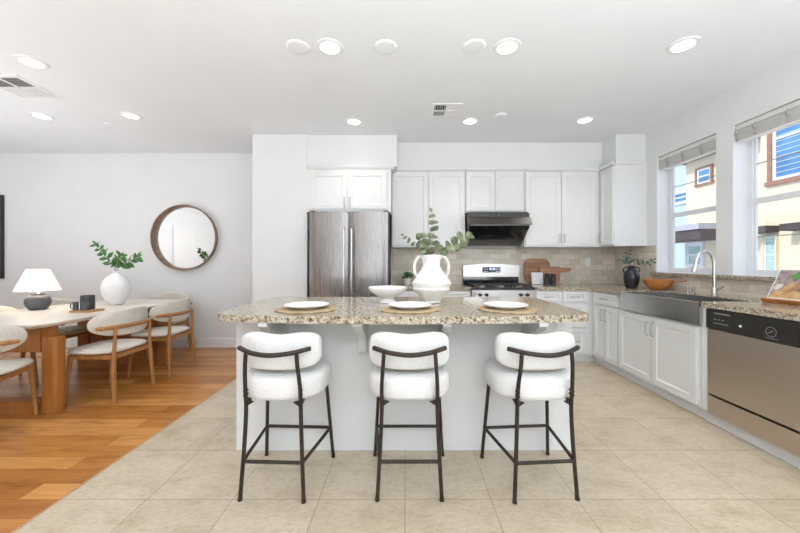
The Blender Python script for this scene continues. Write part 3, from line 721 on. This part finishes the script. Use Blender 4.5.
def sprig(name, label, cat, pts, origin, L_, Wd, m, step=.03, start=.3, round_=True, r=.003, grp=None, rng=None, taper=.5, paired=True, th=.0008):
    rng = rng or random.Random(hash(label) % 1000 if False else sum(map(ord, label)))
    t = thing(name, label, cat, origin, 0, grp)
    P = smoothpath(pts, 8); bm = nb(); tube(bm, P, r, 7, r2=r*.4); finish('stem', bm, 'stem', t)
    bm = nb(); tot = 0; acc = 0; ln = sum((b-a).length for a, b in zip(P, P[1:])); k = 0
    for a, b in zip(P, P[1:]):
        seg = (b-a).length; tot += seg; acc += seg
        if tot/ln < start or acc < step: continue
        acc = 0; k += 1; td = (b-a).normalized(); s = 1-taper*(tot/ln-start)/(1-start)
        ang = k*1.57+rng.uniform(-.5, .5)
        u = td.orthogonal().normalized(); v = td.cross(u)
        for q in ((0, PI) if paired else (0,)):
            side = u*math.cos(ang+q)+v*math.sin(ang+q); dd = (side*.9+td*.55+Vector((0, 0, -.12))); dd.y *= .45; dd.normalize()
            nn = Vector((rng.uniform(-.6, .6), rng.uniform(-1.2, -.5), rng.uniform(-.1, .7))).normalized()
            leaf(bm, b+side*(r*.5), dd, nn, L_*s*rng.uniform(.8, 1.15), Wd*s*rng.uniform(.85, 1.1), round_=round_)
    leaf(bm, P[-1], (P[-1]-P[-2]), Vector((.1, -1, .3)), L_*.6, Wd*.5, round_=round_)
    o = finish('leaves', bm, m, t)
    md = o.modifiers.new('thickness', 'SOLIDIFY'); md.thickness = th
    return t
og = (.20, 2.50, 1.19)
G = 'eucalyptus sprigs in the two handled vase'
sprig('eucalyptus_sprig', 'upright eucalyptus sprig rising from the middle of the two handled vase', 'sprig', [(.0, 0, 0), (-.005, -.01, .12), (.01, -.01, .22), (.018, 0, .33), (.0, 0, .43)], og, .056, .056, 'leafe', .05, .40, grp=G)
sprig('eucalyptus_sprig', 'eucalyptus sprig leaning right over the two handled vase toward the range', 'sprig', [(.01, 0, 0), (.04, -.01, .11), (.10, -.02, .16), (.17, -.02, .19), (.25, -.01, .235), (.29, 0, .24)], og, .068, .068, 'leafe', .05, .35, grp=G, taper=.1)
sprig('eucalyptus_sprig', 'eucalyptus sprig leaning left from the two handled vase with thin tips', 'sprig', [(-.01, 0, 0), (-.03, -.01, .11), (-.08, -.02, .16), (-.14, -.01, .19), (-.21, 0, .25)], og, .042, .038, 'leafe', .034, .35, grp=G)
sprig('eucalyptus_sprig', 'short leafy eucalyptus sprig at the front lip of the two handled vase', 'sprig', [(0, -.01, 0), (-.02, -.03, .12), (-.06, -.05, .17), (-.075, -.05, .23)], og, .06, .06, 'leafe', .042, .4, grp=G, taper=.1)

# ------------------------------------------------------------------ things on the back worktop
t = thing('cutting_board', 'large round cornered wooden cutting board leaning on the tiled splashback', 'cutting board', (1.865, 4.655, .936)); 
def rrect(w, h, r, n=6): 
    return arcp(w/2-r, h-r, r, 0, 90, n)+arcp(-w/2+r, h-r, r, 90, 180, n)+arcp(-w/2+r, r, r, 180, 270, n)+arcp(w/2-r, r, r, 270, 360, n)
def slab(pts, th, lean, mtl, name, parent, off=(0, 0, 0)):
    bm = prism(nb(), pts, 0, th); o = finish(name, bm, mtl, parent, bevel=.003); o.rotation_euler = (PI/2-lean, 0, 0); o.location = off; return o
slab(rrect(.36, .36, .09), .018, .11, 'board', 'board', t)
t = thing('paddle_board', 'wooden paddle board with its handle pointing right, in front of the large board', 'cutting board', (2.03, 4.60, .936))
pd = [(-.15, .03), (-.13, .01), (.10, .01), (.12, .03), (.125, .15), (.135, .165), (.25, .178), (.275, .185), (.29, .205), (.275, .225), (.25, .23), (.14, .235), (.11, .25), (-.12, .25), (-.14, .235), (-.15, .21)]
slab([(x, y) for x, y in pd], .015, .10, 'boardp', 'board', t)
t = thing('recipe_card', 'white square card leaning against the large cutting board', 'card', (1.825, 4.575, .936))
slab(rrect(.155, .165, .012, 3), .028, .12, 'linen', 'card_block', t)
for x, h, lb in ((1.93, .155, 'black spice jar next to the white card'), (2.015, .15, 'black spice jar under the paddle board handle')):
    t = thing('spice_jar', lb, 'jar', (x, 4.50, .935), 0, 'black jars on the back worktop')
    bm = lathe(nb(), [(0, 0), (.033, 0), (.035, .004), (.035, h*.72), (.031, h*.76), (0, h*.76)], seg=24); finish('jar_body', bm, 'charcoal', t)
    bm = lathe(nb(), [(0, h*.76), (.03, h*.76), (.031, h*.78), (.031, h*.98), (.028, h), (0, h)], seg=24); finish('lid', bm, 'blackpl', t)
t = thing('flower_pot', 'small white pot on the back worktop behind the vase', 'pot', (.03, 4.55, .935))
bm = lathe(nb(), [(0, 0), (.04, 0), (.044, .004), (.052, .085), (.052, .09), (.047, .09), (.044, .075), (0, .075)], seg=28); finish('pot_body', bm, 'ceramicw', t)
sp = thing('potted_plant', 'small bushy green plant growing in the small white pot', 'plant', (.03, 4.55, 1.011))
bm = nb(); rg = random.Random(5)
for k in range(60):
    a = rg.uniform(0, 6.28); e = rg.uniform(.1, 1.4); d = Vector((math.cos(a)*math.cos(e), math.sin(a)*math.cos(e), math.sin(e))); leaf(bm, d*rg.uniform(.01, .075)+Vector((0, 0, .005)), d, Vector((0, -.5, 1)), .04, .028)
o = finish('foliage', bm, 'leafg', sp); md = o.modifiers.new('thickness', 'SOLIDIFY'); md.thickness = .0008
t = thing('wall_outlet', 'white electrical outlet plate on the tiled splashback', 'outlet', (2.60, YB-.0185, 1.245))
finish('plate', B(-.037, .037, 0, .0055, -.058, .058), 'trimw', t, bevel=.002)
for z in (-.024, .024):
    bm = nb(); box(bm, -.017, .017, -.0015, 0, z-.014, z+.014); finish('socket', bm, 'ceramicw', t)
# corner: dark vase, bowl
t = thing('vase', 'dark glazed pitcher vase in the corner of the worktop', 'vase', (2.67, 3.90, .935))
bm = lathe(nb(), [(a*.86, b) for a, b in [(0, 0), (.055, 0), (.065, .006), (.085, .05), (.098, .11), (.096, .16), (.075, .20), (.045, .225), (.04, .245), (.05, .262), (.046, .265), (.034, .245), (.034, .23), (0, .22)]], seg=36)
M['darkglaze'] = noisy('dark_glaze', (.012, .014, .022), (.035, .03, .035), 9, .16); finish('body', bm, 'darkglaze', t)
for s in (-1, 1):
    bm = nb(); tube(bm, smoothpath([(s*.04, 0, .24), (s*.075, 0, .245), (s*.095, 0, .215), (s*.085, 0, .18)], 5), .009, 8); finish('handle', bm, 'darkglaze', t)
og = (2.67, 3.90, 1.165); G = 'leafy stems in the dark corner vase'
sprig('leafy_stem', 'tall blue green stem standing up from the dark corner vase', 'sprig', [(0, 0, 0), (-.01, 0, .09), (-.03, 0, .16), (-.01, -.01, .24)], og, .07, .036, 'leafd', .04, .3, False, grp=G)
sprig('leafy_stem', 'blue green stem spreading left from the dark corner vase', 'sprig', [(0, 0, 0), (-.03, 0, .07), (-.09, -.02, .11), (-.15, -.03, .10)], og, .075, .036, 'leafd', .038, .3, False, grp=G)
sprig('leafy_stem', 'dark green stem drooping right from the dark corner vase over the wooden bowl', 'sprig', [(0, 0, 0), (.04, -.01, .07), (.11, -.03, .08), (.18, -.05, .05), (.22, -.06, .10)], og, .055, .038, 'leafd', .04, .3, False, grp=G, taper=.1)
t = thing('dough_bowl', 'orange wooden bowl beside the dark vase near the sink', 'bowl', (2.83, 3.70, .935), math.radians(-65))
bm = nb(); lathe(bm, [(0, 0), (.07, 0), (.10, .012), (.135, .05), (.150, .085), (.145, .088), (.125, .058), (.09, .024), (0, .014)], seg=44)
for v in bm.verts: v.co.y *= .8; v.co.z = v.co.z*1.3+.012*(v.co.x/.18)**2
finish('body', bm, 'acacia', t)
t = thing('wooden_spoon', 'long wooden spoon with its handle sticking out of the orange bowl', 'spoon', (2.83, 3.70, .985))
bm = nb(); superell(bm, .035, .025, .008, 1, 1, (-.02, 0, .0), 20, 10); tube(bm, smoothpath([(.0, -.005, .005), (.09, -.09, .035), (.15, -.2, .06)], 4), .007, 8); finish('spoon_body', bm, 'acacia', t)

# cookbook on stand
t = thing('cookbook_stand', 'wooden cookbook stand on the worktop above the dishwasher', 'stand', (2.80, 2.38, .935), -math.radians(84))
finish('tray', prism_x(nb(), [(-.06, .03), (-.035, .0), (.11, 0), (.13, .03), (.12, .034), (-.02, .016), (-.05, .036)], -.165, .165), 'acacia', t, bevel=.002)
finish('rest', prism_x(nb(), [(.02, .016), (.035, .016), (.155, .24), (.14, .24)], -.10, .10), 'acacia', t)
bk = thing('cookbook', 'cookbook with a bread photograph on its cover, leaning on the wooden stand', 'book', (2.80, 2.38, .935), -math.radians(84))
cv = bpy.data.objects.new('x', None); bpy.data.objects.remove(cv)
bm = box(nb(), -.165, .165, 0, .25, 0, .018); c = finish('cover', bm, 'paper', bk, bevel=.002)
c.rotation_euler = (PI/2-math.radians(29), 0, 0); c.location = (0, .012, .024)
def flatpatch(name, pts, z, m):
    return finish(name, prism(nb(), pts, z, z+.0006), m, c)
flatpatch('cover_picture', [(-.158, .008), (.158, .008), (.158, .243), (-.158, .243)], .018, 'print')
def ell(cx, cy, a, b, th): return [(cx+a*math.cos(t_)*math.cos(th)-b*math.sin(t_)*math.sin(th), cy+a*math.cos(t_)*math.sin(th)+b*math.sin(t_)*math.cos(th)) for t_ in [i*2*PI/24 for i in range(24)]]
flatpatch('printed_tray', [(-.158, .008), (.158, .008), (.158, .07), (.05, .066), (-.13, .07)], .0187, 'crust')
flatpatch('printed_dough', ell(-.122, .10, .030, .021, .8), .0194, 'dough')
flatpatch('printed_loaf', ell(-.065, .10, .062, .016, .9), .0194, 'crust')
flatpatch('printed_loaf', ell(-.02, .095, .066, .017, .8), .0201, 'tray')
flatpatch('printed_herbs', ell(-.03, .20, .05, .03, .5), .0194, 'herb')

# ------------------------------------------------------------------ dining area
TXR, TXL, TY0, TY1, TZ = -2.85, -4.0, 2.57, 4.39, .75
t = thing('dining_table', 'long dining table with a pale top and reddish wood legs', 'table', ((TXR+TXL)/2, (TY0+TY1)/2, 0))
hx, hy = (TXR-TXL)/2, (TY1-TY0)/2; c_ = .16
oct_ = [(-hx+c_, -hy), (hx-c_*.3, -hy), (hx, -hy+c_*.9), (hx, hy-c_*.9), (hx-c_*.6, hy), (-hx+c_, hy), (-hx, hy-c_*1.2), (-hx, -hy+c_*1.2)]
bm = nb(); up = [(x, y) for x, y in oct_]
lo = [bm.verts.new((x*.955, y*.975, TZ-.034)) for x, y in up]; mid_ = [bm.verts.new((x, y, TZ-.012)) for x, y in up]; hi = [bm.verts.new((x, y, TZ)) for x, y in up]; n = len(up)
bm.faces.new(lo[::-1]); bm.faces.new(hi)
for A, C in ((lo, mid_), (mid_, hi)):
    for i in range(n): bm.faces.new((A[i], A[(i+1) % n], C[(i+1) % n], C[i]))
finish('tabletop', bm, 'tabletop', t, ang=12)
def frame(y0, y1, fill, par):
    X0, X1 = -hx+.03, hx-.015
    o = finish('leg_frame', B(X0+.135, X1-.135, y0+.01, y1-.01, .50, .714), 'tablewood', par)
    for a, b in ((X0, X0+.13), (X1-.13, X1)):
        bm = nb(); r = .03
        prism(bm, arcp(b-r, y1-r, r, 0, 90, 5)+arcp(a+r, y1-r, r, 90, 180, 5)+arcp(a+r, y0+r, r, 180, 270, 5)+arcp(b-r, y0+r, r, 270, 360, 5), 0, .63)
        finish('leg', bm, 'tablewood', par)
        ia, ib = (a+.06, b+.005) if a < 0 else (a-.005, b-.06)
        finish('leg_block', B(ia, ib, y0+.02, y1-.02, .63, .715), 'tablewood', par)
    finish('plinth', B(X0+.13, X1-.13, y0, y1, 0, .10), 'tablewood', par)
    if fill: 
        bm = nb(); k = 0; x = X0+.165
        while x < X1-.17: box(bm, x, x+.026, y0+.015+(k % 2)*.008, y1-.02, .10, .50); x += .028; k += 1
        finish('fluted_panel', bm, 'tablewood', par)
frame(-hy+.14, -hy+.24, False, t); frame(hy-.40, hy-.30, True, t)

def make_chair(label):
    t = thing('dining_chair', label, 'chair', (0, 0, 0), 0, 'cream upholstered dining chairs')
    R = .40
    def wrap(bm, z0=0):
        for v in bm.verts:
            a = v.co.x/R; rr = R+(-v.co.y); v.co = Vector((rr*math.sin(a), .19-rr*math.cos(a), v.co.z))
    bm = nb(); superell(bm, .325, .020, .118, 1.0, .35, (0, 0, 0), 48, 20)
    for v in bm.verts: pass
    bm.free()
    # oval pad: superellipse outline in (x,z), soft thickness in y
    bm = nb(); nu, nv = 48, 6; rows = []
    for j in range(nv+1):
        s = j/nv; rows.append(s)
    def ring(k, yy): 
        out = []
        for i in range(nu):
            a = 2*PI*i/nu; cx = math.copysign(abs(math.cos(a))**.85, math.cos(a)); sz = math.copysign(abs(math.sin(a))**.85, math.sin(a))
            out.append(bm.verts.new((.355*k*cx, yy, .698+.122*k*sz)))
        return out
    seq = [(.3, .022), (.7, .021), (.92, .016), (1.0, .004), (1.0, -.004), (.92, -.016), (.7, -.021), (.3, -.022)]
    rs = [ring(k, y) for k, y in seq]
    for a, b in zip(rs, rs[1:]):
        for i in range(nu): bm.faces.new((a[i], a[(i+1) % nu], b[(i+1) % nu], b[i]))
    for rg_, yy, fl in ((rs[0], .022, 1), (rs[-1], -.022, 0)):
        c = bm.verts.new((0, yy, .70))
        for i in range(nu): bm.faces.new((rg_[i], rg_[(i+1) % nu], c))
    wrap(bm); finish('backrest', bm, 'fabric', t)
    RR = R+.038; bm = nb(); A = .76
    pts = [(RR*math.sin(a), .19-RR*math.cos(a), .668+.0*abs(a)) for a in [-A+2*A*i/20 for i in range(21)]]
    tube(bm, pts, lambda u: .017*(.8 if u < .02 or u > .98 else 1), 12, flat=.8); finish('back_rail', bm, 'oak', t)
    bm = nb(); superell(bm, .255, .235, .029, .62, .7, (0, .02, .450), 44, 12); finish('seat', bm, 'fabric', t)
    bm = nb()
    for s in (-1, 1): box(bm, s*.20-.011, s*.20+.011, -.20, .19, .385, .424)
    box(bm, -.19, .19, .175, .197, .385, .424); box(bm, -.19, .19, -.205, -.183, .385, .424); finish('seat_frame', bm, 'oak', t, bevel=.003)
    yr = .19-RR*math.cos(.19/RR)
    for s in (-1, 1):
        bm = nb(); tube(bm, smoothpath([(s*.225, -.225, .002), (s*.215, -.205, .25), (s*.205, -.20, .42), (s*.195, yr, .66)], 5), lambda u: .013+.007*math.sin(PI*min(1, u*1.15)), 12); finish('leg', bm, 'oak', t)
        bm = nb(); tube(bm, [(s*.225, .215, .002), (s*.205, .18, .425)], .013, 12, r2=.020); finish('leg', bm, 'oak', t)
    return t
ch = make_chair('cream dining chair with its curved wood back to the kitchen, nearer of two')
ch.location = (-2.765, 3.12, 0); ch.rotation_euler.z = PI/2   # faces -X
G = 'cream upholstered dining chairs'
dup(ch, (-2.775, 3.80, 0), PI/2+.03, 'cream dining chair with its curved wood back to the kitchen, farther of two')
dup(ch, (-3.13, 2.41, 0), math.radians(22), 'cream dining chair cut by the left edge of the picture at the near table end')
dup(ch, (-3.28, 4.49, 0), PI, 'cream dining chair at the far table end below the round mirror')
dup(ch, (-3.98, 3.16, 0), -PI/2, 'cream dining chair across the table, behind the table lamp')
dup(ch, (-3.98, 3.84, 0), -PI/2, 'cream dining chair across the table, between the lamp and the cups')

# lamp
t = thing('table_lamp', 'lit table lamp with charcoal ceramic base and white cone shade', 'lamp', (-3.815, 3.44, TZ))
K = .70
bm = lathe(nb(), [(a*K, b) for a, b in [(0, 0), (.085, 0), (.095, .005), (.13, .04), (.142, .075), (.138, .11), (.118, .138), (.085, .15), (.078, .152), (.078, .165), (.072, .165), (.07, .152), (0, .15)]], seg=44); finish('base', bm, 'lampbase', t)
bm = lathe(nb(), [(0, .15), (.012, .15), (.012, .19), (.008, .195), (0, .26)], seg=14)
for k in range(3):
    a = k*2*PI/3+.3; tube(bm, [(0, 0, .24), (.104*math.cos(a), .104*math.sin(a), .34)], .002, 6)
finish('socket', bm, 'chrome', t)
bm = lathe(nb(), [(.172, .198), (.086, .418), (.084, .418), (.169, .198), (.172, .198)], seg=56); finish('lamp_shade', bm, 'shade', t)
l = light('bulb', 'POINT', (0, 0, .30), (0, 0, 0), 2.5, (1, .86, .68), shadow_soft_size=.03); l.parent = t
# white round vase and greenery
o = finish('vase', lathe(nb(), [(a*.80, b) for a, b in [(0, 0), (.075, 0), (.085, .006), (.10, .03), (.145, .10), (.168, .17), (.170, .21), (.155, .265), (.12, .31), (.075, .345), (.048, .357), (.044, .368), (.05, .385), (.046, .387), (.036, .37), (.036, .35), (0, .33)]], seg=52), 'plaster', loc=(-3.37, 3.86, TZ))
tag(o, 'large round matt white vase on the dining table', 'vase')
og = (-3.37, 3.86, 1.115); G = 'green branches in the round white vase'
sprig('green_branch', 'green branch leaning left from the round white vase', 'sprig', [(0, 0, 0), (-.03, 0, .07), (-.08, 0, .15), (-.15, 0, .24), (-.24, 0, .34)], og, .095, .052, 'leafg', .028, .2, False, grp=G, taper=.3)
sprig('green_branch', 'green branch leaning right from the round white vase', 'sprig', [(0, 0, 0), (.03, 0, .06), (.10, 0, .11), (.18, 0, .15), (.25, 0, .19)], og, .095, .055, 'leafg', .028, .3, False, grp=G, taper=.2)
sprig('green_branch', 'short green branch at the back of the round white vase', 'sprig', [(0, 0, 0), (-.01, 0, .07), (.03, 0, .13), (.06, 0, .20)], og, .09, .05, 'leafg', .026, .35, False, grp=G, taper=.2)
# tray with dark cups
o = finish('serving_tray', B(-.10, .10, -.08, .08, 0, .02), 'tray', bevel=.004, loc=(-3.17, 3.30, TZ)); tag(o, 'small rectangular wooden board holding the dark cups', 'tray')
def cup(name, x, y, r, h, label, hd, g=None):
    t = thing(name, label, 'pitcher' if name == 'pitcher' else 'cup', (x, y, TZ+.02), 0, g)
    bm = lathe(nb(), [(0, 0), (r*.93, 0), (r, .006), (r, h-.003), (r*.97, h), (r*.93, h-.003), (r*.93, .01), (0, .01)], seg=32); finish('body', bm, 'charcoal' if name == 'pitcher' else 'stone', t)
    if hd:
        bm = nb(); s = hd; tube(bm, smoothpath([(s*r*.98, 0, h*.8), (s*(r+.022), 0, h*.78), (s*(r+.03), 0, h*.5), (s*(r+.02), 0, h*.25), (s*r*.98, 0, h*.2)], 5), .005, 8); finish('handle', bm, 'charcoal', t)
cup('pitcher', -3.185, 3.32, .056, .14, 'large charcoal pot at the back of the small wooden board', 0)
cup('mug', -3.135, 3.245, .030, .085, 'charcoal mug in front of the large pot, on the right of the small one', 1)
cup('mug', -3.235, 3.25, .022, .080, 'small charcoal mug on the left end of the small wooden board', -1)
# round mirror
t = thing('round_mirror', 'round wall mirror with a deep brown wooden rim', 'mirror', (-3.20, YD-.001, 1.60))
def ringy(prof, seg=72):
    bm = lathe(nb(), prof, seg=seg)
    for v in bm.verts: v.co = Vector((v.co.x, -v.co.z, v.co.y))
    return bm
finish('rim', ringy([(.44, 0), (.46, 0), (.475, .072), (.475, .08), (.460, .08), (.456, .072), (.445, .02), (.44, 0)]), 'mirrorwood', t)
finish('mirror_glass', ringy([(0, .012), (.447, .012), (.447, .004), (0, .004)]), 'mirror', t)
# framed pictures
def picture(loc, rz, w, h, fm, label, inner='paper'):
    t = thing('framed_picture', label, 'picture', loc, rz); e = .028; bm = nb()
    for a in ((-w/2, -w/2+e, -h/2, h/2), (w/2-e, w/2, -h/2, h/2), (-w/2+e, w/2-e, -h/2, -h/2+e), (-w/2+e, w/2-e, h/2-e, h/2)): box(bm, a[0], a[1], -.035, 0, a[2], a[3])
    finish('frame', bm, fm, t, bevel=.002)
    finish('mat_board', B(-w/2+e, w/2-e, -.012, -.002, -h/2+e, h/2-e), inner, t)
    return t
picture((-6.32, YD-.001, 1.615), 0, .90, 1.22, 'blackpl', 'tall black framed picture cut by the left edge of the picture')
p = picture((XL+.001, -.55, 1.72), PI/2, 1.1, 1.25, 'trimw', 'white framed arch print reflected in the round mirror')
finish('arch_print', prism(nb(), [(-.25, -.4), (.25, -.4)]+[(.25*math.cos(a), .05+.25*math.sin(a)) for a in [i*PI/14 for i in range(15)]], .0, .002), 'tape', p).rotation_euler = (PI/2, 0, 0)
p.children[-1].location = (0, -.0125, 0)

# ------------------------------------------------------------------ outside, across the lane
GZ = -3.3
struct('ground', B(XR+RD+.3, 40, -20, 60, GZ-.1, GZ), 'asphalt')
bd = thing('apartment_building', 'cream stucco building with brown trimmed windows seen through both kitchen windows', 'building', (8, 0, GZ))
def bb(*a): return B(a[0]-8, a[1]-8, a[2], a[3], a[4]-GZ, a[5]-GZ)
finish('wall', bb(8.0, 14, 7.35, 9.42, GZ, 4.05), 'stucco', bd)
finish('wall', bb(7.9, 14, 1.0, 7.35, GZ, 6.5), 'stucco', bd)
finish('eave', bb(7.7, 14, 7.35, 9.55, 4.05, 4.2), 'recess_shade', bd)  # eave coloured dark with its own soffit shadow
finish('fascia', bb(7.66, 7.7, 7.35, 9.6, 4.03, 4.25), 'extwhite', bd)
def ewin(x, y0, y1, z0, z1, trim, glass, bars=True, par=bd, tr=.09, sill=True):
    bm = nb(); d = .06
    for a in ((y0-tr, y1+tr, z1, z1+tr), (y0-tr, y0, z0, z1), (y1, y1+tr, z0, z1), (y0-tr*1.6, y1+tr*1.6, z0-tr, z0-.0005)): box(bm, x-8-d, x-8+.01, a[0], a[1], a[2]-GZ, a[3]-GZ)
    w = finish('window', bm, trim, par)
    bm = nb(); f = min(.06, (y1-y0)*.1); m_ = (z0+z1)/2; g = f*.4
    for a in ((y0, y1, z1-f, z1), (y0, y1, z0, z0+f), (y0, y0+f, z0+f, z1-f), (y1-f, y1, z0+f, z1-f), (y0+f, y1-f, m_-g, m_+g)): box(bm, x-8-.035, x-8-.003, a[0], a[1], a[2]-GZ, a[3]-GZ)
    finish('window_frame', bm, 'extwhite', w)
    finish('pane', B(x-8-.02, x-8-.003, y0+f, y1-f, z0+f-GZ, z1-f-GZ), glass, w)
    if bars:
        bm = nb(); k = int((z1-z0)/.11)
        for i in range(k): zz = z0+.05+i*.11; box(bm, x-8-.026, x-8-.02, y0+.05, y1-.05, zz-GZ, zz+.009-GZ)
        finish('window_shade', bm, 'extwhite', w)
ewin(7.9, 5.75, 7.08, 2.98, 4.75, 'browntrim', 'extglass')
ewin(7.9, 7.02, 7.24, 1.0, 1.80, 'stucco', 'extgreen', tr=.03)
ewin(7.9, 5.9, 6.55, 1.0, 1.80, 'stucco', 'extgreen', tr=.03)
finish('awning_shadow', bb(7.6, 7.92, 6.98, 7.45, 1.88, 2.02), 'recess_shade', bd)  # dark blocks paint in the awning shadows above the lower windows
finish('awning_shadow', bb(7.6, 7.92, 5.8, 6.72, 1.88, 2.02), 'recess_shade', bd)
ewin(8.0, 8.62, 9.02, 3.36, 3.75, 'browntrim', 'extglass', tr=.05, bars=False)
finish('porch_roof', prism_x(nb(), [(8.0, 2.06-GZ), (12.6, 2.06-GZ), (12.6, 2.20-GZ), (8.0, 2.20-GZ)], -.9, 0), 'roof', bd)
finish('porch_recess_shade', bb(7.15, 7.95, 8.0, 12.6, 1.82, 2.06), 'recess_shade', bd)  # dark block stands for the shaded recess under the porch roof
ewin(8.0, 8.88, 9.34, 1.16, 1.75, 'extwhite', 'extgreen', bars=False, tr=.05)
b2 = thing('neighbor_house', 'pale blue sided house beyond the cream building', 'building', (8, 0, GZ))
finish('wall', bb(11.0, 16, 12.2, 20, GZ, 5.5), 'siding', b2)
ewin(11.0, 12.8, 15.2, 3.62, 4.05, 'extwhite', 'extglass', par=b2, tr=.06, bars=False)
finish('roof', prism_x(nb(), [(12.0, 5.5-GZ), (20.3, 5.5-GZ), (16.1, 6.6-GZ)], 2.6, 8.3), 'roof', b2)
